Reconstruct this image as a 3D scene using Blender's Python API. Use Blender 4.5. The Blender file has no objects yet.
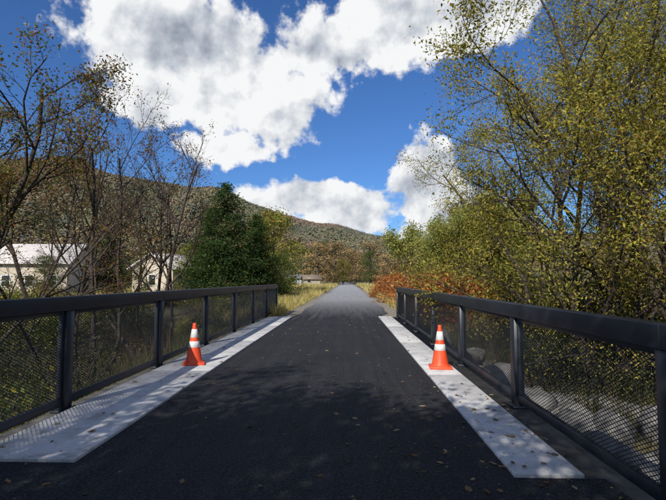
import bpy, math, numpy as np
from mathutils import Vector
R=np.random.RandomState
scene=bpy.context.scene
scene.view_settings.view_transform='Standard'; scene.view_settings.look='None'; scene.view_settings.exposure=0
COL=scene.collection
# ------------------------------------------------------------ materials
def mat(name):
    m=bpy.data.materials.new(name); m.use_nodes=True
    nt=m.node_tree; b=nt.nodes['Principled BSDF']; return m,nt,b
def N(nt,t,**k):
    n=nt.nodes.new(t)
    for a,v in k.items(): setattr(n,a,v)
    return n
def L(nt,a,b): nt.links.new(a,b)
def ramp(nt,fac,stops):
    r=nt.nodes.new('ShaderNodeValToRGB'); e=r.color_ramp.elements
    while len(e)<len(stops): e.new(0.5)
    for i,(p,c) in enumerate(stops):
        e[i].position=p; e[i].color=(*c,1) if len(c)==3 else c
    L(nt,fac,r.inputs['Fac']); return r
def noise(nt,scale,detail=6,rough=.6,vec=None):
    n=N(nt,'ShaderNodeTexNoise'); n.inputs['Scale'].default_value=scale; n.inputs['Detail'].default_value=detail; n.inputs['Roughness'].default_value=rough
    if vec is None:
        g=N(nt,'ShaderNodeNewGeometry'); vec=g.outputs['Position']
    L(nt,vec,n.inputs['Vector']); return n
def mixc(nt,fac,a,b,mode='MIX'):
    m=N(nt,'ShaderNodeMix',data_type='RGBA',blend_type=mode)
    if isinstance(fac,(int,float)): m.inputs[0].default_value=fac
    else: L(nt,fac,m.inputs[0])
    for s,i in ((a,6),(b,7)):
        if isinstance(s,tuple): m.inputs[i].default_value=(*s,1)
        else: L(nt,s,m.inputs[i])
    return m.outputs[2]
def bump(nt,b,h,strength,dist):
    n=N(nt,'ShaderNodeBump'); n.inputs['Strength'].default_value=strength; n.inputs['Distance'].default_value=dist
    L(nt,h,n.inputs['Height']); L(nt,n.outputs[0],b.inputs['Normal'])
def simple(name,c1,c2,scale,rough=.8,bs=.3,bd=.01,metal=0,detail=5):
    m,nt,b=mat(name); n=noise(nt,scale,detail)
    r=ramp(nt,n.outputs[0],[(.35,c1),(.65,c2)]); L(nt,r.outputs[0],b.inputs['Base Color'])
    b.inputs['Roughness'].default_value=rough; b.inputs['Metallic'].default_value=metal
    if bs>0: n2=noise(nt,scale*6,3); bump(nt,b,n2.outputs[0],bs,bd)
    return m
def foliage(name,trans=.35):
    m=bpy.data.materials.new(name); m.use_nodes=True; nt=m.node_tree; nt.nodes.remove(nt.nodes['Principled BSDF'])
    a=N(nt,'ShaderNodeAttribute',attribute_name='col'); d=N(nt,'ShaderNodeBsdfDiffuse'); L(nt,a.outputs['Color'],d.inputs[0])
    out=nt.nodes['Material Output'].inputs['Surface']
    if trans<=0: L(nt,d.outputs[0],out); return m
    t=N(nt,'ShaderNodeBsdfTranslucent'); c=mixc(nt,1.0,a.outputs['Color'],(1.5,1.5,.7),'MULTIPLY'); L(nt,c,t.inputs[0])
    mx=N(nt,'ShaderNodeMixShader'); mx.inputs[0].default_value=trans
    L(nt,d.outputs[0],mx.inputs[1]); L(nt,t.outputs[0],mx.inputs[2]); L(nt,mx.outputs[0],out); return m
FOL=foliage('foliage'); FAR=foliage('far_foliage',0)
def barkmat(name,c1,c2):
    m=bpy.data.materials.new(name); m.use_nodes=True; nt=m.node_tree; nt.nodes.remove(nt.nodes['Principled BSDF'])
    d=N(nt,'ShaderNodeBsdfDiffuse'); n=noise(nt,14,2); r=ramp(nt,n.outputs[0],[(.35,c1),(.65,c2)]); L(nt,r.outputs[0],d.inputs[0])
    L(nt,d.outputs[0],nt.nodes['Material Output'].inputs['Surface']); return m
BARK=barkmat('bark',(.04,.032,.026),(.11,.09,.075))
BARKG=barkmat('bark_grey',(.07,.058,.05),(.15,.125,.105))
def asphalt():
    m,nt,b=mat('asphalt_trail')
    g=N(nt,'ShaderNodeNewGeometry'); P=g.outputs['Position']
    sx=N(nt,'ShaderNodeSeparateXYZ'); L(nt,P,sx.inputs[0])
    n1=noise(nt,.9,6,.65); n2=noise(nt,38,4,.8); n3=noise(nt,85,2,.6)
    mp=N(nt,'ShaderNodeMapping'); mp.inputs['Scale'].default_value=(6,.22,1); L(nt,P,mp.inputs[0]); n4=noise(nt,1,4,.6,mp.outputs[0])
    dark=ramp(nt,n1.outputs[0],[(.3,(.009,.010,.013)),(.7,(.026,.027,.031))])
    st=ramp(nt,n4.outputs[0],[(.35,(.6,.6,.6)),(.65,(1.4,1.4,1.4))])
    d2=mixc(nt,1.0,dark.outputs[0],st.outputs[0],'MULTIPLY')
    sp=ramp(nt,n2.outputs[0],[(.51,(0,0,0)),(.66,(1,1,1))])
    d2=mixc(nt,sp.outputs[0],d2,(.095,.097,.102))
    sp3=ramp(nt,n3.outputs[0],[(.63,(0,0,0)),(.69,(1,1,1))])
    d2=mixc(nt,sp3.outputs[0],d2,(.26,.255,.245))
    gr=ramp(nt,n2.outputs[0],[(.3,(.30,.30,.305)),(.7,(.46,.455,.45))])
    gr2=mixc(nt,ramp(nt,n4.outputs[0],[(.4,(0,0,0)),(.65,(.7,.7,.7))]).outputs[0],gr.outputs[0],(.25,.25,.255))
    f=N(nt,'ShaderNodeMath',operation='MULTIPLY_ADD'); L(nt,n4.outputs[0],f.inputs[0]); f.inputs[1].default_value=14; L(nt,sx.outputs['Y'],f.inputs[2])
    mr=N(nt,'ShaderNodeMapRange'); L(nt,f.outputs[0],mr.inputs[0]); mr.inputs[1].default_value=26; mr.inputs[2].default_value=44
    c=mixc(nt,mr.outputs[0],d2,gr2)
    L(nt,c,b.inputs['Base Color']); b.inputs['Roughness'].default_value=.8; b.inputs['Specular IOR Level'].default_value=.3
    ad=N(nt,'ShaderNodeMath',operation='ADD'); L(nt,n2.outputs[0],ad.inputs[0]); L(nt,n3.outputs[0],ad.inputs[1])
    bump(nt,b,ad.outputs[0],1.0,.03); return m
ASPH=asphalt()
def concrete():
    m,nt,b=mat('concrete'); n=noise(nt,2.2,8,.65); n2=noise(nt,60,4); n3=noise(nt,5,7,.75)
    r=ramp(nt,n.outputs[0],[(.3,(.44,.43,.41)),(.5,(.62,.61,.59)),(.75,(.72,.71,.69))])
    s=ramp(nt,n2.outputs[0],[(.3,(.65,.65,.65)),(.55,(1,1,1))]); c=mixc(nt,.6,r.outputs[0],s.outputs[0],'MULTIPLY')
    s3=ramp(nt,n3.outputs[0],[(.32,(.45,.42,.38)),(.48,(1,1,1))]); c=mixc(nt,.8,c,s3.outputs[0],'MULTIPLY')
    L(nt,c,b.inputs['Base Color']); b.inputs['Roughness'].default_value=.85; bump(nt,b,n2.outputs[0],.4,.004); return m
CONC=concrete()
STEEL=simple('dark_painted_steel',(.012,.015,.021),(.024,.029,.038),3,.45,0)
ROCK=simple('rock',(.10,.095,.09),(.30,.29,.27),4,.9,.8,.03)
def groundmat():
    m,nt,b=mat('ground_soil_grass'); n=noise(nt,.25,8,.7); n2=noise(nt,5,6,.7)
    r=ramp(nt,n.outputs[0],[(.3,(.08,.09,.025)),(.5,(.13,.11,.045)),(.7,(.17,.135,.065))])
    r2=ramp(nt,n2.outputs[0],[(.3,(.3,.3,.3)),(.7,(1.1,1.1,1.1))]); c=mixc(nt,1.0,r.outputs[0],r2.outputs[0],'MULTIPLY')
    L(nt,c,b.inputs['Base Color']); b.inputs['Roughness'].default_value=.95; bump(nt,b,n2.outputs[0],.8,.06); return m
GND=groundmat()
SOIL=simple('gravel_shoulder',(.14,.115,.085),(.34,.30,.23),7,.95,.8,.02)
FORF=simple('forest_floor',(.13,.105,.06),(.18,.14,.085),.03,.95,0)
# ------------------------------------------------------------ mesh helpers
def place(me,name,loc=(0,0,0),rz=0,s=1,parent=None):
    o=bpy.data.objects.new(name,me); COL.objects.link(o); o.location=loc; o.rotation_euler=(0,0,rz)
    o.scale=(s,s,s) if not isinstance(s,tuple) else s
    if parent: o.parent=parent
    return o
def qmesh(name,V,F,C=None,M=None,mats=(),smooth=False,link=True):
    V=np.asarray(V,np.float32); F=np.asarray(F,np.int32)
    me=bpy.data.meshes.new(name); me.vertices.add(len(V)); me.vertices.foreach_set('co',V.ravel())
    me.loops.add(F.size); me.loops.foreach_set('vertex_index',F.ravel())
    k=F.shape[1]; me.polygons.add(len(F)); me.polygons.foreach_set('loop_start',np.arange(0,F.size,k,dtype=np.int32))
    for m in mats: me.materials.append(m)
    if M is not None: me.polygons.foreach_set('material_index',np.asarray(M,np.int32))
    if smooth: me.polygons.foreach_set('use_smooth',np.ones(len(F),bool))
    if C is not None:
        at=me.attributes.new('col','FLOAT_COLOR','POINT'); c4=np.ones((len(V),4),np.float32); c4[:,:3]=C; at.data.foreach_set('color',c4.ravel())
    me.update(calc_edges=True)
    return place(me,name) if link else me
def empty(name,loc=(0,0,0),rz=0):
    e=bpy.data.objects.new(name,None); COL.objects.link(e); e.location=loc; e.rotation_euler=(0,0,rz); return e
class MB:
    def __init__(s): s.V=[];s.F=[];s.C=[];s.M=[];s.n=0
    def add(s,V,F,C=None,m=0):
        V=np.asarray(V,float); F=np.asarray(F,int); s.V.append(V); s.F.append(F+s.n); s.n+=len(V)
        s.C.append(np.broadcast_to(np.array([.1,.1,.1]) if C is None else C,(len(V),3))); s.M.append(np.full(len(F),m))
    def box(s,x0,x1,y0,y1,z0,z1,m=0):
        V=[(x,y,z) for x in (x0,x1) for y in (y0,y1) for z in (z0,z1)]
        s.add(V,[(0,1,3,2),(4,6,7,5),(0,4,5,1),(2,3,7,6),(0,2,6,4),(1,5,7,3)],m=m)
    def tube(s,P,r,k,m=0):
        P=np.asarray(P,float); r=np.asarray(r,float); T=np.gradient(P,axis=0); T/=np.linalg.norm(T,axis=1)[:,None]+1e-9
        ref=np.array([1,0,0]) if abs(T[0,0])<.8 else np.array([0,1,0])
        A=np.cross(T,ref); A/=np.linalg.norm(A,axis=1)[:,None]; B=np.cross(T,A)
        a=np.arange(k)*2*math.pi/k
        V=P[:,None]+r[:,None,None]*(np.cos(a)[None,:,None]*A[:,None]+np.sin(a)[None,:,None]*B[:,None])
        n=len(P); i=np.arange(n-1)[:,None]*k; j=np.arange(k)[None]; j2=(j+1)%k
        F=np.stack([i+j,i+j2,i+k+j2,i+k+j],-1).reshape(-1,4); s.add(V.reshape(-1,3),F,m=m)
    def mesh(s,name,mats,smooth=False,link=True,col=True):
        return qmesh(name,np.concatenate(s.V),np.concatenate(s.F),np.concatenate(s.C) if col else None,np.concatenate(s.M),mats,smooth,link)
def leaves(rng,P,size,asp,pal,mb,m=0,shade=None,nrm=None,nj=.35):
    n=len(P)
    if n==0: return
    u=rng.normal(size=(n,3)); w=rng.normal(size=(n,3))
    if nrm is not None:
        q=nrm+rng.normal(size=(n,3))*nj; u=np.cross(q,u); w=q
    u/=np.linalg.norm(u,axis=1)[:,None]
    v=np.cross(w,u); v/=np.linalg.norm(v,axis=1)[:,None]+1e-9
    sz=size*rng.uniform(.6,1.35,n)[:,None]; u=u*sz*.5; v=v*sz*.5*asp
    nn=np.cross(u,v); nn/=np.linalg.norm(nn,axis=1)[:,None]+1e-9; nn*=sz*.12
    V=np.stack([P-u,P-v+nn,P+u,P+v+nn],1).reshape(-1,3); F=np.arange(4*n).reshape(n,4)
    pal=np.asarray(pal); c=pal[rng.randint(len(pal),size=n)]*rng.uniform(.7,1.3,(n,1))
    if shade is not None: c=c*shade[:,None]
    mb.add(V,F,np.repeat(c,4,0),m)
def norm(v): return v/ (np.linalg.norm(v)+1e-9)
def grow(rng,mb,start,d,Ln,r,nc,ratio=.6,spread=.8,wander=.12,up=.04,tmin=.25,sides=(8,5,4,3,3),m=1,endr=.35,droop=0):
    anchors=[]; mx=len(nc)
    def br(p,d,Ln,r,lv):
        n=7 if lv==0 else 5 if lv==1 else 4 if lv==2 else 3
        P=[p];D=[d]
        for i in range(n):
            d=norm(d+rng.normal(size=3)*wander*(1+.35*lv)+np.array([0,0,up if lv<2 else up*.5-droop])); p=p+d*Ln/n; P.append(p); D.append(d)
        e=endr if lv<mx else .5
        rr=r*np.linspace(1,e,n+1)
        if lv==0: rr[0]*=1.25
        mb.tube(P,np.maximum(rr,.004),sides[min(lv,4)],m)
        if lv>=mx-1:
            for q in P[1:]: anchors.append(q)
        if lv<mx:
            k=nc[lv]
            for j in range(k):
                t0=tmin if lv==0 else .2
                t=min(t0+(1-t0)*(j+rng.uniform(.2,1))/k,1)
                x=t*n; i=min(int(x),n-1); q=P[i]+(P[i+1]-P[i])*(x-i)
                a=rng.normal(size=3); a=norm(a-D[i]*np.dot(a,D[i]))
                s=spread*rng.uniform(.7,1.25); nd=norm(D[i]*math.cos(s)+a*math.sin(s))
                if nd[2]<-.1: nd[2]*=.2; nd=norm(nd)
                br(q,nd,Ln*ratio*rng.uniform(.7,1.2)*(1.15-.55*t),max(r*(1-(1-e)*t)*.62,.005),lv+1)
    br(np.array(start,float),norm(np.array(d,float)),Ln,r,0)
    return np.array(anchors)
def tree(name,seed,stems,nc,k,size,asp,pal,bark,jit=.15,keep=1.0,**kw):
    rng=R(seed); mb=MB()
    for (s,d,Ln,r) in stems:
        A=grow(rng,mb,s,d,Ln,r,nc,**kw)
        sh=.75+.5*(np.sin(A[:,0]*2.1+seed)*np.sin(A[:,1]*1.9)*np.sin(A[:,2]*2.3)*.5+.5)
        if keep<1:
            q=np.sin(A[:,0]*1.7+1)*np.sin(A[:,2]*1.5+seed)+rng.uniform(-1,1,len(A))*.8; A_=q>np.quantile(q,1-keep); A=A[A_]; sh=sh[A_]
        if k>0:
            P=np.repeat(A,k,0)+rng.normal(size=(len(A)*k,3))*jit
            leaves(rng,P,size,asp,pal,mb,0,np.repeat(sh,k))
    return mb.mesh(name,[FOL,bark],link=False)
def cloudtree(name,seed,H,W,pal,size=.16,nclump=60,per=90,trunk=.14,base=.12,fol=None):
    rng=R(seed); mb=MB(); mb.tube([(0,0,-.3),(.05,0,H*.35),(-.03,.05,H*.7),(0,0,H*.93)],[trunk*1.3,trunk,trunk*.6,.02],6,1)
    z=rng.uniform(0,1,nclump)**.9; a=rng.uniform(0,6.283,nclump)
    rad=W*np.sqrt(np.clip(1-(2*z-.85)**2/1.35,0.02,1))*rng.uniform(.35,1.05,nclump)
    C=np.stack([np.cos(a)*rad,np.sin(a)*rad,H*(base+(1-base)*z)],1)
    for c in C[::2]:
        mb.tube([(0,0,max(c[2]-H*.15,H*.08)),c*np.array([.5,.5,1])-np.array([0,0,H*.05]),c],[trunk*.3,trunk*.2,.015],3,1)
    cr=W*rng.uniform(.16,.34,nclump)
    G=rng.normal(size=(nclump*per,3))
    P=np.repeat(C,per,0)+G*np.repeat(cr,per)[:,None]*np.array([1,1,.55])*.75
    P[:,2]=np.maximum(P[:,2],.05)
    sh=np.repeat(rng.uniform(.65,1.3,nclump),per)
    leaves(rng,P,size,.55,pal,mb,0,sh,nrm=G)
    return mb.mesh(name,[fol or FOL,BARK],link=False)
def conifer(name,seed,H,W,pal):
    rng=R(seed); mb=MB(); mb.tube([(0,0,-.3),(.03,0,H*.4),(0,.03,H*.75),(0,0,H)],[.17,.13,.07,.015],6,1)
    for h in np.arange(.06,.985,.033):
        rad=W*(1-h**1.9)**.8*rng.uniform(.75,1.15); nb=int(7+6*(1-h))
        for j in range(nb):
            a=rng.uniform(0,6.283); l=rad*rng.uniform(.6,1.15)+.12; z0=h*H+rng.uniform(-.2,.1)
            dr=np.array([math.cos(a),math.sin(a),0])
            pts=[np.array([0,0,z0])+dr*l*t+np.array([0,0,l*(.28*t*t-.12*t)]) for t in (0,.35,.7,1)]
            mb.tube(pts,[.03,.02,.014,.005],3,1)
            n=int(70*l/W*1.3)+14; t=rng.uniform(.2,1.05,n); pp=np.array([0,0,z0])+dr*l*t[:,None]+np.stack([0*t,0*t,l*(.28*t*t-.12*t)],1)
            pp+=rng.normal(size=(n,3))*np.array([.17,.17,.10])*(1+.4*l*(1-np.abs(t-.6)))[:,None]
            nr=np.tile([0,0,1.],(n,1))+dr*.5
            leaves(rng,pp,.19,.42,pal,mb,0,np.full(n,rng.uniform(.6,1.35)),nrm=nr,nj=.7)
    return mb.mesh(name,[FOL,BARK],link=False)
def shrub(name,seed,H,W,pal,size=.08,nclump=30,per=80,stems=14):
    rng=R(seed); mb=MB()
    for i in range(stems):
        a=rng.uniform(0,6.283); q=rng.uniform(.3,1)*W; t=np.array([math.cos(a)*q,math.sin(a)*q,H*rng.uniform(.6,1.12)])
        b=np.array([math.cos(a)*q*.25,math.sin(a)*q*.25,-.2]); mid=(b+t)/2+np.array([0,0,H*.15])
        mb.tube([b,mid,t],[.02,.014,.005],3,1)
    a=rng.uniform(0,6.283,nclump); q=W*np.sqrt(rng.uniform(0,1,nclump)); z=H*(.1+.8*rng.uniform(0,1,nclump)*np.sqrt(np.clip(1.1-(q/W)**2,0.05,1)))
    C=np.stack([np.cos(a)*q,np.sin(a)*q,z],1)
    P=np.repeat(C,per,0)+rng.normal(size=(nclump*per,3))*np.array([W*.17,W*.17,H*.12]); P[:,2]=np.maximum(P[:,2],0)
    leaves(rng,P,size,.55,pal,mb,0,np.repeat(rng.uniform(.6,1.35,nclump),per))
    return mb.mesh(name,[FOL,BARKG],link=False)
# ------------------------------------------------------------ terrain
def ss(a,b,x): t=np.clip((x-a)/(b-a),0,1); return t*t*(3-2*t)
def gz(X,Y):
    X=np.asarray(X,float);Y=np.asarray(Y,float)
    side=np.maximum(ss(3.6,6.0,-X),ss(2.3,4.2,X))
    far=ss(15,27,Y); near=1-far
    z=-.035-.25*(1-ss(19.2,20.4,Y))
    z=z-1.25*side*near+.12*side*(np.sin(X*1.3+Y*.7)+np.sin(Y*1.1-X*.5))*near
    z=z+far*side*(.08*np.sin(X*.5+Y*.21)+.05*np.sin(Y*.6)) - .12*far*side
    z=z+near*1.1*ss(8,14,np.abs(X))
    return z
xs=np.concatenate([np.array([-3000,-1500,-800,-400,-200,-120,-80,-50,-35]),np.arange(-25,25.1,.4),np.array([35,50,80,120,200,400,800,1500,3000])])
ys=np.concatenate([np.array([-3000,-1000,-300,-100,-50,-30]),np.arange(-20,60,.5),np.array([65,75,90,110,140,180,250,350,500,800,1300,2000,3500])])
X,Y=np.meshgrid(xs,ys); Z=gz(X,Y); nx=len(xs); ny=len(ys)
i=np.arange(ny-1)[:,None]*nx+np.arange(nx-1)[None]; F=np.stack([i,i+1,i+nx+1,i+nx],-1).reshape(-1,4)
qmesh('ground',np.stack([X,Y,Z],-1).reshape(-1,3),F,mats=[GND],smooth=True)
mb=MB()
ysr=np.concatenate([np.arange(20,80,2.),np.arange(80,520,10.)])
def cx(y): return np.where(y>120,(y-120)**2*-.00006,0)-.03
wob=R(3)
wl=-2.15+.12*np.sin(ysr*.9)*.7+wob.uniform(-.06,.06,len(ysr)); wr=2.0+.1*np.sin(ysr*.7+1)+wob.uniform(-.06,.06,len(ysr)); wl[0]=-2.22;wr[0]=1.3
V=np.stack([np.stack([cx(ysr)+wl,ysr,0*ysr],-1),np.stack([cx(ysr)+wr,ysr,0*ysr],-1)],1).reshape(-1,3)
i=np.arange(len(ysr)-1)*2; mb.add(V,np.stack([i,i+1,i+3,i+2],-1))
mb.add([(-3.2,-14,0),(-2.25,-14,0),(1.27,-14,0),(1.95,-14,0),(-3.2,4.0,0),(-2.25,4.0,0),(-2.25,20,0),(1.27,20,0),(1.27,3.8,0),(1.95,3.8,0)],[(0,1,5,4),(2,3,9,8)])
mb.add([(-2.25,-14,0),(1.27,-14,0),(1.27,20,0),(-2.25,20,0)],[(0,1,2,3)])
mb.mesh('asphalt_trail',[ASPH],col=False)
V=np.stack([np.stack([cx(ysr)-2.9+.15*np.sin(ysr),ysr,0*ysr-.012],-1),np.stack([cx(ysr)+2.6+.15*np.sin(ysr*1.3),ysr,0*ysr-.012],-1)],1).reshape(-1,3)
i=np.arange(len(ysr)-1)*2; qmesh('gravel_shoulder',V,np.stack([i,i+1,i+3,i+2],-1),mats=[SOIL])
br=empty('bridge_deck')
mb=MB(); mb.box(-3.42,2.2,-14,20,-.4,-.02); o=mb.mesh('slab',[simple('slab_conc',(.05,.045,.04),(.13,.12,.105),5)],col=False); o.parent=br
mb=MB()
def strip(x0,x1,y0,y1):
    yy=list(np.arange(y0,y1,3.9))+[y1]
    for a,b in zip(yy[:-1],yy[1:]):
        if b-a>.3: mb.box(x0,x1,a+.006,b-.006,-.018,.028)
strip(-3.2,-2.25,4.0,19.9); strip(1.27,1.80,3.8,19.9)
o=mb.mesh('concrete_curb_strips',[CONC],col=False); o.parent=br
bv=o.modifiers.new('b','BEVEL'); bv.width=.008; bv.segments=2
# ------------------------------------------------------------ railings
def railing(x,ys_,top,side):
    e=empty('bridge_railing'); y0,y1=ys_[0],ys_[-1]
    mb=MB()
    for y in ys_:
        mb.box(x-.055,x+.055,y-.075,y+.075,-.02,top-.162)
        mb.box(x-.1,x+.1,y-.11,y+.11,-.02,.012)
        for dx in (-.075,.075):
            for dy in (-.09,.09): mb.box(x+dx-.012,x+dx+.012,y+dy-.012,y+dy+.012,.012,.03)
    o=mb.mesh('posts',[STEEL],col=False); o.parent=e; bv=o.modifiers.new('b','BEVEL'); bv.width=.004
    mb=MB(); mb.box(x-.07,x+.07,y0-.09,y1+.09,top-.16,top)
    for a,b in zip(ys_[:-1],ys_[1:]):
        mb.box(x-.03,x+.03,a+.077,b-.077,.06,.15)
        mb.box(x-.022,x+.022,a+.077,a+.12,.152,top-.164); mb.box(x-.022,x+.022,b-.12,b-.077,.152,top-.164)
        mb.box(x-.022,x+.022,a+.122,b-.122,top-.21,top-.164)
    for y in ys_[1:-1:2]: mb.box(x-.074,x+.074,y-.006,y+.006,top-.163,top+.004)
    o=mb.mesh('top_and_bottom_rails',[STEEL],col=False); o.parent=e; bv=o.modifiers.new('b','BEVEL'); bv.width=.008; bv.segments=2
    zb,zt=.15,top-.21; px=.062; sl=.52; w=.0036; VV=[];FF=[]
    for a,b in zip(ys_[:-1],ys_[1:]):
        a+=.12;b-=.12; Hh=zt-zb
        for sg in (1,-1):
            for c in np.arange(-Hh/sl,b-a,px):
                ya=max(0,c); yb=min(b-a,c+Hh/sl)
                if yb-ya<.01: continue
                za=zb+sl*(ya-c); z2=zb+sl*(yb-c)
                P0=(a+ya,za);P1=(a+yb,z2)
                if sg<0: P0=(b-ya,za);P1=(b-yb,z2)
                dx=P1[0]-P0[0];dz=P1[1]-P0[1];l=math.hypot(dx,dz);nx_,nz=-dz/l*w,dx/l*w; xo=x+sg*.002;t=.004
                n=len(VV)
                VV+= [(xo,P0[0]+nx_,P0[1]+nz),(xo+t*.8,P0[0],P0[1]),(xo,P0[0]-nx_,P0[1]-nz),(xo-t*.8,P0[0],P0[1]),
                      (xo,P1[0]+nx_,P1[1]+nz),(xo+t*.8,P1[0],P1[1]),(xo,P1[0]-nx_,P1[1]-nz),(xo-t*.8,P1[0],P1[1])]
                FF+= [(n+i,n+(i+1)%4,n+4+(i+1)%4,n+4+i) for i in range(4)]
    o=qmesh('expanded_metal_mesh',VV,FF,mats=[STEEL]); o.parent=e
railing(-3.3,[-5.6,-2.8,0,2.8,5.6,8.4,11.2,14,16.8,19.6,22.3],1.31,1)
railing(2.05,[-5.3,-2.5,.35,3.15,5.95,8.75,11.55,14.35,17.1,19.7],1.22,-1)
# ------------------------------------------------------------ cones
ORG=simple('orange_plastic',(.70,.065,.018),(.82,.10,.03),6,.45,.05,.002)
WHT=simple('white_reflective',(.58,.58,.56),(.78,.78,.77),25,.35,.05,.002)
def cone(x,y,rz):
    e=empty('traffic_cone',(x,y,.028),rz)
    def rev(name,prof,mt,seg=40):
        V=[];F=[]
        for r,z in prof:
            for j in range(seg): a=j*2*math.pi/seg; V.append((r*math.cos(a),r*math.sin(a),z))
        for i in range(len(prof)-1):
            for j in range(seg): F.append((i*seg+j,i*seg+(j+1)%seg,(i+1)*seg+(j+1)%seg,(i+1)*seg+j))
        o=qmesh(name,V,F,mats=[mt],smooth=True); o.parent=e; return o
    rr=lambda z: .142-(z-.045)*(.142-.028)/.665
    rev('cone_body',[(.165,.04),(.16,.048),(.146,.055),(rr(.08),.08),(rr(.3),.3),(rr(.5),.5),(rr(.69),.69),(.03,.712),(.024,.716),(.019,.71),(.017,.6)],ORG)
    rev('lower_reflective_collar',[(rr(.30)+.0005,.298),(rr(.30)+.003,.30),(rr(.40)+.003,.40),(rr(.40)+.0005,.402)],WHT)
    rev('upper_reflective_collar',[(rr(.47)+.0005,.468),(rr(.47)+.003,.47),(rr(.61)+.003,.61),(rr(.61)+.0005,.612)],WHT)
    mb=MB(); mb.box(-.185,.185,-.185,.185,0,.04); o=mb.mesh('square_base',[ORG],col=False); o.parent=e
    bv=o.modifiers.new('b','BEVEL'); bv.width=.012; bv.segments=3
cone(-2.7,8.5,.25); cone(1.56,8.25,-.1)
# ------------------------------------------------------------ hill
ridge=np.array([(-900,140,430),(-500,145,480),(-150,152,560),(0,160,640),(60,166,700),(130,177,760),(200,190,820),(250,204,880),(300,219,940),(350,232,1000),(400,240,1100),(450,239,1100),(520,235,1000),(600,228,900),(700,220,800),(850,210,700),(1200,200,600)],float)
rx=(ridge[:,0]-348)/480*ridge[:,2]; ry=ridge[:,2]; rz=1.5+(280-ridge[:,1]-4)/480*ridge[:,2]
S=np.linspace(0,1,160); si=np.linspace(0,1,len(ridge))
def hill(s,t):
    x=np.interp(s,si,rx);y=np.interp(s,si,ry);z=np.interp(s,si,rz)
    f=.42+.58*t; zz=z*ss(0,1,np.minimum(t,1))*(1-.5*np.maximum(t-1,0)**1)
    w=z*.05*(np.sin(s*40+t*5)+np.sin(s*83+1.3-t*9)*.5)*np.sin(np.minimum(t,1.3)*2.4)
    return np.stack([x*f,y*f,zz+w-.3],-1)
Tt=np.linspace(0,1.6,40); Sg,Tg=np.meshgrid(S,Tt); V=hill(Sg,Tg).reshape(-1,3); nx=len(S)
i=np.arange(len(Tt)-1)[:,None]*nx+np.arange(nx-1)[None]; F=np.stack([i,i+1,i+nx+1,i+nx],-1).reshape(-1,4)
qmesh('hill_terrain',V,F,mats=[FORF],smooth=True)
rng=R(11); nT=24000
s=rng.uniform(.15,.78,nT); t=rng.uniform(.02,1.05,nT)**.85; B=hill(s,t)
cols=np.array([(.27,.15,.065),(.23,.16,.085),(.205,.165,.10),(.19,.165,.085),(.135,.14,.06),(.17,.165,.07),(.25,.18,.07),(.20,.165,.115)])
grp=1.1*(np.sin(B[:,0]*.02)+np.sin(B[:,1]*.017+2)+.7*np.sin(B[:,2]*.11+B[:,0]*.01))+rng.normal(size=nT)*.75; ci=np.clip(((grp+3)/6*8).astype(int),0,7)
tc=cols[ci]*rng.uniform(.82,1.12,(nT,1))
dark=(rng.uniform(size=nT)<.03)|((np.sin(B[:,0]*.031+1)*np.sin(B[:,1]*.023)>.6)&(rng.uniform(size=nT)<.35)); tc[dark]=(.065,.085,.045)
dist=np.linalg.norm(B[:,:2],axis=1); hz=np.clip(dist/3200,0,.35)[:,None]; tc=tc*(1-hz)+np.array([.15,.165,.20])*hz  # distance haze painted in: crown colours blend to blue-grey further off
per=14; hh=rng.uniform(7,11,nT); ww=rng.uniform(3.6,5.8,nT)
d=rng.normal(size=(nT,per,3)); d[:,:,2]=np.abs(d[:,:,2])-.1; d/=np.linalg.norm(d,axis=2)[:,:,None]
dn=d+np.array([-.05,-.3,.4]); d*=rng.uniform(.8,1,(nT,per,1))
P=B[:,None]+d*np.stack([ww,ww,hh*.55],-1)[:,None]; P[:,:,2]+=hh[:,None]*.35
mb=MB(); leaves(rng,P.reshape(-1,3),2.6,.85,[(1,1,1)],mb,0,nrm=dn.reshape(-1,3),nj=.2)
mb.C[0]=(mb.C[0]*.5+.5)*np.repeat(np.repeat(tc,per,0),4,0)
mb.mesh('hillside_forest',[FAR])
# ------------------------------------------------------------ trees
YG=[(.29,.27,.055),(.35,.30,.06),(.20,.22,.045),(.38,.31,.07),(.25,.18,.05)]
RB=[(.19,.09,.04),(.22,.12,.05),(.17,.12,.05),(.14,.07,.04),(.19,.17,.05)]
GR=[(.075,.12,.03),(.10,.14,.035),(.13,.15,.045),(.06,.09,.025)]
DK=[(.028,.055,.022),(.04,.07,.026),(.055,.09,.03),(.075,.11,.03)]
YL=[(.30,.24,.05),(.26,.23,.05),(.32,.21,.06),(.18,.18,.05)]
OR=[(.40,.12,.04),(.44,.19,.07),(.33,.11,.04),(.34,.20,.09),(.24,.15,.05)]
TN=[(.26,.19,.10),(.24,.15,.08),(.19,.155,.08),(.15,.12,.055)]
w1=tree('willow_a',1,[((0,0,-1),(-.28,-.05,1),10.5,.12),((.3,.3,-1),(-.05,.2,1),11,.11),((-.2,.2,-1),(-.55,-.1,1),8.8,.09)],(11,7,6),14,.072,.42,YG,BARK,jit=.17,ratio=.47,spread=.7,wander=.10,up=.07,keep=.78,tmin=.12)
w2=tree('willow_b',2,[((0,0,-1),(-.15,.05,1),11.5,.13),((.3,-.2,-1),(.35,-.1,1),9.5,.10),((-.2,.2,-1),(-.4,.25,1),8.6,.09)],(11,7,6),14,.072,.44,YG[:4]+[(.30,.19,.05)],BARK,jit=.17,ratio=.46,spread=.75,wander=.11,up=.06,keep=.78,tmin=.12)
pl=lambda me,nm,x,y,rz=0,s=1,dz=0: place(me,nm,(x,y,float(gz(x,y))+dz),rz,s)
pl(w1,'willow_tree',7.2,12.5,0,1.08)
pl(w2,'willow_tree',9.2,11.5,.4,1.1)
pl(w2,'willow_tree',7.6,17.5,2.6,1.0)
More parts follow.
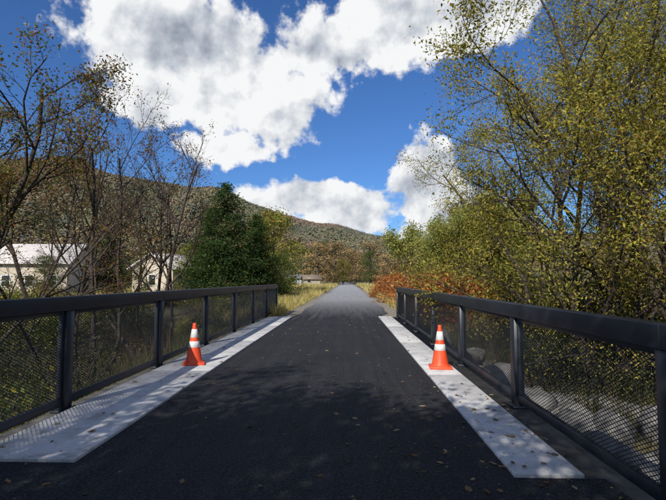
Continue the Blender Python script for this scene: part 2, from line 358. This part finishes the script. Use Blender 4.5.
pl(w1,'willow_tree',12,17,.3,1.1)
pl(w1,'willow_tree',9.9,8.2,.5,.9)
s1=tree('sumac_a',21,[((0,0,-.6),(.05,0,1),7.2,.075),((.15,.1,-.6),(.32,.1,1),7.0,.065),((-.15,0,-.6),(-.3,.1,1),6.6,.06)],(7,6,5),3,.07,.45,RB,BARK,jit=.09,ratio=.48,spread=.6,wander=.08,up=.05,keep=.35,tmin=.35,endr=.35)
s2=tree('sumac_b',22,[((0,0,-.6),(.12,0,1),7.5,.08),((.1,.1,-.6),(-.25,.2,1),6.6,.06)],(9,6,5),3,.07,.45,RB,BARK,jit=.09,ratio=.46,spread=.6,wander=.09,up=.05,keep=.35,tmin=.32,endr=.35)
s3=tree('rusty_a',23,[((0,0,-.6),(.1,0,1),8.2,.11),((.1,.1,-.6),(-.25,.2,1),7.5,.09)],(9,6,5),7,.085,.5,RB+GR[1:3],BARK,jit=.14,ratio=.46,spread=.65,wander=.10,up=.05,keep=.75,tmin=.32)
pl(s1,'sumac_tree',-6.9,13,0,1.0,.2)
pl(s2,'sumac_tree',-5.9,14.5,.5,.92,.2)
pl(s2,'sumac_tree',-8.4,14,2.3,1.0,.2)
pl(s1,'sumac_tree',-7.2,18,3.3,1.05)
pl(s2,'sumac_tree',-9.6,11,4,.95)
pl(s3,'autumn_tree',-10.4,12.5,0,1.05)
pl(s3,'autumn_tree',-13,16,2,1.2)
pl(s3,'autumn_tree',-16,24,4,1.1)
sh1=tree('shade_tree',31,[((0,0,-1),(.28,.0,1),8.5,.17),((.2,.3,-1),(.1,.25,1),8,.13)],(9,6,5),11,.13,.55,YG,BARK,jit=.19,ratio=.55,spread=.8,wander=.1,up=.04,keep=.7,tmin=.3)
place(sh1,'willow_tree',(-5.2,-3.4,-.6),.1,1.0); place(sh1,'willow_tree',(3.7,-4.6,-.6),2.8,1.05); place(sh1,'willow_tree',(-5.4,-8.0,-.6),.5,1.15); place(sh1,'willow_tree',(3.4,-9,-.6),2.4,1.2)
pine=conifer('pine',41,8.4,2.75,DK)
g1=cloudtree('green',42,7,2.6,GR,.17,70,90,.12,.1)
y1=cloudtree('yellow',43,6,2.2,YL+GR[1:3],.17,60,80,.1,.08)
t1=cloudtree('tan',44,7,2.8,TN,.25,60,60,.14,.12,fol=FAR)
o1=cloudtree('orange',45,6,2.8,OR[3:]+TN,.25,60,60,.14,.1,fol=FAR)
pl(pine,'pine_tree',-8.7,34,0,1.02); pl(pine,'pine_tree',-7.4,39,2,.85); pl(pine,'pine_tree',-11,38,4,.85)
pl(y1,'autumn_tree',-8.0,52,0,1.4); pl(y1,'autumn_tree',-9.7,60,1,1.7); pl(g1,'leafy_tree',-6.8,48,1,.6)
pl(pine,'pine_tree',-30,60,1,1.0); pl(g1,'leafy_tree',-32,50,1,.6); pl(y1,'autumn_tree',-17,52,3,.9); pl(g1,'leafy_tree',-20,75,3,1.0); pl(g1,'leafy_tree',-19,44,3,.4)
rng=R(51)
for k in range(26):
    y=rng.uniform(110,230); x=rng.uniform(-.38,.32)*y
    if abs(x)<9+.04*y and x> -30 and y<150: x=-12-.1*y if x<0 else 10
    me=[t1,o1,g1,y1,t1][rng.randint(5)]; pl(me,'autumn_tree' if me in(t1,o1,y1) else 'leafy_tree',x,y,rng.uniform(6),rng.uniform(1.1,1.8))
for (x,y,me,s_) in [(-9,150,o1,2.1),(-4.5,175,t1,2.2),(1,210,o1,2.4),(9,190,g1,1.8),(-14,165,g1,1.8),(10,120,o1,1.3),(-19,120,t1,1.5),(12,95,t1,1.3),(14,70,y1,1.1),(-2,260,t1,2.8),(5,300,o1,3),(-12,280,g1,3.4),(-7,240,t1,2.8),(12,250,t1,3)]:
    pl(me,'autumn_tree' if me is not g1 else 'leafy_tree',x,y,x,s_)
lg=tree('lightgreen',61,[((0,0,-.3),(.0,0,1),4.6,.07),((.2,.1,-.3),(.5,.1,1),4.2,.06),((-.2,0,-.3),(-.45,.1,1),4.2,.06)],(8,6,5),11,.125,.45,[(.26,.29,.08),(.33,.34,.11),(.20,.24,.065),(.36,.31,.11)],BARK,jit=.18,ratio=.55,spread=.75,wander=.1,up=.05,keep=.85,tmin=.2)
pl(lg,'leafy_tree',7.2,24,0,1.1); pl(lg,'leafy_tree',8.4,28,2,1.25); pl(lg,'leafy_tree',8.2,35,3,1.4); pl(lg,'leafy_tree',11,34,1,1.4); pl(lg,'leafy_tree',9.9,45,4,1.3); pl(lg,'leafy_tree',14,45,1,1.3)
shg=shrub('shrub_green',71,1.7,1.3,GR+YG[:2],.09,34,80)
shd=shrub('shrub_dark',72,1.9,1.4,[(.045,.06,.02),(.07,.085,.03),(.08,.09,.035),(.12,.10,.04)],.09,34,80,24)
sho=shrub('shrub_orange',73,1.7,1.3,OR,.12,36,80)
shb=shrub('shrub_brown',74,1.4,1.2,TN+RB,.07,24,50,40)
shy=shrub('shrub_yellow',75,1.3,1.1,YL+GR[:2],.08,30,80)
rng=R(81)
def scat(n,x0,x1,y0,y1,ms,s0=.7,s1=1.2,nm='shrub'):
    for _ in range(n):
        me=ms[rng.randint(len(ms))]; pl(me,nm,rng.uniform(x0,x1),rng.uniform(y0,y1),rng.uniform(6.28),rng.uniform(s0,s1),-.05)
scat(22,-9.5,-4.6,4,21,[shg,shb,shb,shb,shy,shd],.6,1.0)
scat(12,-8.5,-4.2,20,34,[shg,shg,shy,shb],.7,1.0)
scat(16,-20,-9,8,30,[shg,shb,shd,shy],.8,1.3)
scat(14,5.8,12,5,19,[shd,shd,shg,shb],.8,1.35)
scat(8,4.8,7,11,20,[shd,shg,shg],.5,.9)
scat(8,9,17,8,25,[shd,shd],1.3,2.0)
scat(13,3.9,6.4,21,29,[sho],1.0,1.45,'orange_shrub')
scat(13,3.6,5.2,29,46,[sho],.95,1.4,'orange_shrub')
scat(6,4.8,8,44,62,[sho,shy],1.0,1.4,'orange_shrub')
scat(8,7,11,22,60,[shg,shy,sho],.9,1.4)
scat(8,-10,-5,34,60,[shy,shg,shy],.7,1.1)
# ------------------------------------------------------------ grass
def grass(name,seed,n,reg,h,w,pal):
    rng=R(seed); P=[]
    for (x0,x1,y0,y1,fr) in reg:
        k=int(n*fr); P.append(np.stack([rng.uniform(x0,x1,k),y0+(y1-y0)*rng.uniform(0,1,k)**1.5],1))
    P=np.concatenate(P); m=(np.sin(P[:,0]*3.1)*np.sin(P[:,1]*1.7)+rng.normal(size=len(P))*.7)>-.5; P=P[m]; n=len(P)
    b=np.stack([P[:,0],P[:,1],gz(P[:,0],P[:,1])-.02],1); H=h*rng.uniform(.4,1.3,n)*(1+.4*np.sin(P[:,0]*1.3+P[:,1]*.6))
    a=rng.uniform(0,6.283,n); u=np.stack([np.cos(a),np.sin(a),0*a],1)*w*.5*(1+b[:,1:2]/25)
    ln=np.stack([rng.normal(size=n)*.22,rng.normal(size=n)*.22,np.ones(n)],1)*H[:,None]
    V=np.stack([b-u,b+u,b+ln+u*.25,b+ln-u*.25],1).reshape(-1,3)
    pal=np.array(pal); c=pal[rng.randint(len(pal),size=n)]*rng.uniform(.7,1.25,(n,1))
    mb=MB(); mb.add(V,np.arange(4*n).reshape(n,4),np.repeat(c,4,0)); mb.mesh(name,[FOL])
GG=[(.60,.48,.21),(.52,.43,.17),(.64,.52,.27),(.40,.34,.12),(.27,.26,.08)]
grass('verge_grass',91,64000,[(-7.5,-2.75,20.5,75,.5),(2.5,6.5,20.5,75,.5)],.38,.014,GG)
grass('field_grass',92,52000,[(-45,-7,30,120,.45),(-14,-2.9,60,160,.3),(2.9,14,60,160,.25)],.55,.03,GG)
grass('bank_grass',93,40000,[(-10,-3.6,2,22,.6),(3.6,9,3,22,.3),(2.6,4.6,14,22,.10)],.45,.012,[(.10,.12,.04),(.17,.14,.07),(.22,.17,.10),(.08,.08,.03)])
# ------------------------------------------------------------ rocks
import bmesh
rng=R(101); bm=bmesh.new(); bmesh.ops.create_icosphere(bm,subdivisions=2,radius=1); bm.verts.ensure_lookup_table()
bv0=np.array([v.co[:] for v in bm.verts]); bf=np.array([[v.index for v in f.verts] for f in bm.faces]); bm.free()
VV=[];FF=[];n=0
for k in range(170):
    x=rng.uniform(2.7,6.4); y=rng.uniform(2.0,16) ; z=float(gz(x,y))
    sc=(.12+.42*rng.uniform()**1.6)*np.array([rng.uniform(.8,1.4),rng.uniform(.8,1.4),rng.uniform(.7,1.0)])
    v=bv0.copy()
    for _ in range(11):
        nrm=norm(rng.normal(size=3)); dd=rng.uniform(.45,.8); q=v@nrm-dd; v-=np.maximum(q,0)[:,None]*nrm*.97
    v=v*sc; a=rng.uniform(6.28); v=np.stack([v[:,0]*math.cos(a)-v[:,1]*math.sin(a),v[:,0]*math.sin(a)+v[:,1]*math.cos(a),v[:,2]],1)+np.array([x,y,z+.08+rng.uniform(0,.15)])
    VV.append(v);FF.append(bf+n);n+=len(v)
qmesh('riprap_rocks',np.concatenate(VV),np.concatenate(FF),mats=[ROCK])
# ------------------------------------------------------------ fallen leaves
rng=R(111); n=620; P=np.stack([rng.uniform(-3.1,1.9,n),1.5+18*rng.uniform(0,1,n)**1.5,np.full(n,.008)],1)
P[440:,0]=1.9-rng.uniform(0,1,180)**2*1.6; P[440:,1]=2.2+rng.uniform(0,1,180)**1.5*5
P[(P[:,1]>3.8)&((P[:,0]<-2.2)|(P[:,0]>1.25)),2]=.036
P[(P[:,1]>3.8)&(P[:,0]>1.80),2]=-.008
a=rng.uniform(0,6.283,n); sz=(.012+.036*rng.uniform(0,1,n)**2.4)[:,None]
u=np.stack([np.cos(a),np.sin(a),rng.uniform(-.2,.2,n)],1)*sz; v=np.stack([-np.sin(a),np.cos(a),rng.uniform(-.2,.3,n)],1)*sz*.6
V=np.stack([P-u,P-v*.9-u*.2,P-v+u*.35,P+u,P+v+u*.35,P+v*.9-u*.2],1); V[:,1::2,2]+=.004; V=V.reshape(-1,3)
c=np.array([(.32,.22,.12),(.22,.13,.07),(.44,.35,.21),(.15,.10,.06)])[rng.randint(4,size=n)]
qmesh('fallen_leaves',V,np.arange(6*n).reshape(n,6),C=np.repeat(c,6,0),mats=[FOL])
# ------------------------------------------------------------ houses
WALL=simple('siding_tan',(.50,.42,.32),(.58,.50,.38),2,.8,0); WALLW=simple('siding_white',(.5,.5,.48),(.6,.6,.58),2,.8,0)
ROOFL=simple('roof_light',(.48,.44,.40),(.58,.54,.50),3,.7,.3,.01); TRIM=simple('trim_white',(.7,.7,.7),(.8,.8,.8),3,.6,0)
GLASS=simple('window_glass',(.02,.025,.03),(.04,.05,.06),2,.15,0); YW=simple('siding_beige',(.36,.30,.20),(.44,.37,.26),2,.8,0)
def house(name,x,y,rz,w,d,h,rh,wall,roof):
    e=empty(name,(x,y,float(gz(x,y))-.1),rz)
    hw,hd=w/2,d/2
    V=[(-hw,-hd,0),(hw,-hd,0),(hw,hd,0),(-hw,hd,0),(-hw,-hd,h),(hw,-hd,h),(hw,hd,h),(-hw,hd,h),(-hw,0,h+rh),(hw,0,h+rh)]
    me=bpy.data.meshes.new('walls'); me.from_pydata(V,[],[(0,1,5,4),(2,3,7,6),(3,0,4,8,7),(1,2,6,9,5)]); me.materials.append(wall); place(me,'walls',parent=e)
    o=.45; th=.15; mb=MB(); sl=rh/hd
    for sg in (-1,1):
        a=[(-hw-o,sg*(hd+o),h-o*sl+.03),(hw+o,sg*(hd+o),h-o*sl+.03),(hw+o,0,h+rh+.03),(-hw-o,0,h+rh+.03)]
        mb.add(a+[(p[0],p[1],p[2]+th) for p in a],[(0,1,2,3),(4,5,6,7),(0,1,5,4),(1,2,6,5),(3,0,4,7)])
    mb.mesh('roof',[roof],col=False).parent=e
    mb=MB(); mg=MB()
    for xx in np.arange(-hw+1.3,hw-.6,2.4):
        for sg in (-1,1):
            yy=sg*hd; mg.box(xx-.4,xx+.4,yy-.02,yy+.02,1.1,2.2)
            mb.box(xx-.5,xx-.4,yy-.04,yy+.04,1.0,2.3); mb.box(xx+.4,xx+.5,yy-.04,yy+.04,1.0,2.3); mb.box(xx-.4,xx+.4,yy-.04,yy+.04,2.2,2.3); mb.box(xx-.4,xx+.4,yy-.05,yy+.05,1.0,1.1); mb.box(xx-.4,xx+.4,yy-.03,yy+.03,1.63,1.67)
    for sg in (-1,1):
        xx=sg*hw; mg.box(xx-.02,xx+.02,-.4,.4,1.1,2.2); mb.box(xx-.04,xx+.04,-.5,.5,2.2,2.3); mb.box(xx-.04,xx+.04,-.5,.5,1.0,1.1)
    mb.mesh('window_trim',[TRIM],col=False).parent=e; mg.mesh('window_glass',[GLASS],col=False).parent=e
house('house',-35.5,54,.1,10,7,3.7,2.0,WALL,ROOFL)
house('house',-20.3,56,1.25,7.5,5.5,3.0,1.5,WALL,ROOFL)
house('shed',-9.6,128,.2,4.2,4,2.1,.9,YW,simple('roof_brown',(.16,.12,.09),(.22,.17,.12),3))
house('house',-15,135,.1,4.2,5,2.3,.9,WALLW,simple('roof_grey',(.2,.2,.2),(.28,.28,.28),3))
# ------------------------------------------------------------ camera
cam=bpy.data.cameras.new('camera'); co=bpy.data.objects.new('camera',cam); COL.objects.link(co)
co.location=(0,0,1.5); co.rotation_euler=(math.radians(90+3.6),0,math.radians(1.7)); cam.lens=26; cam.sensor_width=36; cam.clip_end=8000; cam.clip_start=.05
scene.camera=co
# ------------------------------------------------------------ sun & sky
EL=37; AZ=203
d=Vector((math.sin(math.radians(AZ))*math.cos(math.radians(EL)),math.cos(math.radians(AZ))*math.cos(math.radians(EL)),math.sin(math.radians(EL))))
sun=bpy.data.lights.new('sun','SUN'); so=bpy.data.objects.new('sun',sun); COL.objects.link(so)
sun.energy=5.0; sun.angle=math.radians(.5); sun.color=(1,.95,.87); so.rotation_euler=d.to_track_quat('Z','Y').to_euler()
w=bpy.data.worlds.new('World'); scene.world=w; w.use_nodes=True; nt=w.node_tree
bg=nt.nodes['Background']; bg.inputs['Strength'].default_value=.08
sky=N(nt,'ShaderNodeTexSky',sky_type='NISHITA'); sky.sun_disc=False; sky.sun_elevation=math.radians(EL); sky.sun_rotation=math.radians(AZ); sky.air_density=1.0; sky.dust_density=.3; sky.ozone_density=3
tinted=mixc(nt,1.0,sky.outputs[0],(.60,.96,1.46),'MULTIPLY')
tc_=N(nt,'ShaderNodeTexCoord'); sx=N(nt,'ShaderNodeSeparateXYZ'); L(nt,tc_.outputs['Generated'],sx.inputs[0])
at=N(nt,'ShaderNodeMath',operation='ARCTAN2'); L(nt,sx.outputs[0],at.inputs[0]); L(nt,sx.outputs[1],at.inputs[1])
as_=N(nt,'ShaderNodeMath',operation='ARCSINE'); L(nt,sx.outputs[2],as_.inputs[0])
cb=N(nt,'ShaderNodeCombineXYZ'); L(nt,at.outputs[0],cb.inputs[0]); L(nt,as_.outputs[0],cb.inputs[1])
P0=cb.outputs[0]
nw=noise(nt,6,5,.6,P0)
wv=N(nt,'ShaderNodeVectorMath',operation='MULTIPLY_ADD'); L(nt,nw.outputs['Color'],wv.inputs[0]); wv.inputs[1].default_value=(.20,.15,0); wv.inputs[2].default_value=(-.10,-.075,0)
wa=N(nt,'ShaderNodeVectorMath',operation='ADD'); L(nt,P0,wa.inputs[0]); L(nt,wv.outputs[0],wa.inputs[1]); PW=wa.outputs[0]
def azel(x,y):
    a=math.atan((x-348)/480); return a, math.atan((280-y)/480*math.cos(a))
blobs=[(175,25,105,68),(245,88,85,58),(175,85,70,44),(320,50,60,36),(375,22,110,46),(470,8,75,36),(225,150,38,22),
(325,207,85,27),(425,180,32,44),(445,210,65,26)]
prev=None
for (x,y,rx_,ry_) in blobs:
    a,e=azel(x,y); a1,_=azel(x+rx_,y); _,e1=azel(x,y-ry_)
    ml=N(nt,'ShaderNodeVectorMath',operation='MULTIPLY_ADD'); L(nt,PW,ml.inputs[0]); ia,ie=1/abs(a1-a),1/abs(e1-e)
    ml.inputs[1].default_value=(ia,ie,0); ml.inputs[2].default_value=(-a*ia,-e*ie,0)
    ln=N(nt,'ShaderNodeVectorMath',operation='LENGTH'); L(nt,ml.outputs[0],ln.inputs[0])
    if prev is None: prev=ln.outputs['Value']
    else:
        mx=N(nt,'ShaderNodeMath',operation='SMOOTH_MIN'); L(nt,prev,mx.inputs[0]); L(nt,ln.outputs['Value'],mx.inputs[1]); mx.inputs[2].default_value=.2; prev=mx.outputs[0]
iv=N(nt,'ShaderNodeMath',operation='SUBTRACT'); iv.inputs[0].default_value=1.08; L(nt,prev,iv.inputs[1])
ab=N(nt,'ShaderNodeMath',operation='ABSOLUTE'); L(nt,at.outputs[0],ab.inputs[0])
mr=N(nt,'ShaderNodeMapRange'); L(nt,ab.outputs[0],mr.inputs[0]); mr.inputs[1].default_value=.85; mr.inputs[2].default_value=1.2; mr.inputs[3].default_value=-1; mr.inputs[4].default_value=.0
mx=N(nt,'ShaderNodeMath',operation='MAXIMUM'); L(nt,iv.outputs[0],mx.inputs[0]); L(nt,mr.outputs[0],mx.inputs[1])
cl=N(nt,'ShaderNodeMath',operation='MINIMUM'); L(nt,mx.outputs[0],cl.inputs[0]); cl.inputs[1].default_value=.6
na=noise(nt,10,8,.6,P0).outputs[0]
m1=N(nt,'ShaderNodeMath',operation='MULTIPLY_ADD'); L(nt,na,m1.inputs[0]); m1.inputs[1].default_value=2.2; m1.inputs[2].default_value=-1.1
D=N(nt,'ShaderNodeMath',operation='ADD'); L(nt,m1.outputs[0],D.inputs[0]); L(nt,cl.outputs[0],D.inputs[1])
alpha=N(nt,'ShaderNodeMapRange',interpolation_type='SMOOTHSTEP'); L(nt,D.outputs[0],alpha.inputs[0]); alpha.inputs[1].default_value=-.04; alpha.inputs[2].default_value=.26
def relief(scale,det,off,amp):
    o=N(nt,'ShaderNodeVectorMath',operation='ADD'); L(nt,P0,o.inputs[0]); o.inputs[1].default_value=off
    a=noise(nt,scale,det,.55,P0).outputs[0]; b=noise(nt,scale,det,.55,o.outputs[0]).outputs[0]
    s=N(nt,'ShaderNodeMath',operation='SUBTRACT'); L(nt,a,s.inputs[0]); L(nt,b,s.inputs[1])
    q=N(nt,'ShaderNodeMath',operation='MULTIPLY'); L(nt,s.outputs[0],q.inputs[0]); q.inputs[1].default_value=amp; return q.outputs[0]
r1=relief(10,4,(-.016,.03,0),2.6); r2=relief(3.4,1,(-.03,.09,0),1.8)  # sunlit upper-left sides and grey undersides painted into the cloud colour
ad=N(nt,'ShaderNodeMath',operation='ADD'); L(nt,r1,ad.inputs[0]); L(nt,r2,ad.inputs[1])
k1=N(nt,'ShaderNodeMath',operation='ADD'); L(nt,ad.outputs[0],k1.inputs[0]); k1.inputs[1].default_value=.88
k2=N(nt,'ShaderNodeMath',operation='MULTIPLY_ADD',use_clamp=True); L(nt,D.outputs[0],k2.inputs[0]); k2.inputs[1].default_value=-.3; L(nt,k1.outputs[0],k2.inputs[2])
cr=ramp(nt,k2.outputs[0],[(0,(3.2,3.7,4.6)),(.45,(6.8,7.3,8.1)),(.9,(11.6,11.7,11.8))])
c=mixc(nt,alpha.outputs[0],tinted,cr.outputs[0]); L(nt,c,bg.inputs['Color'])
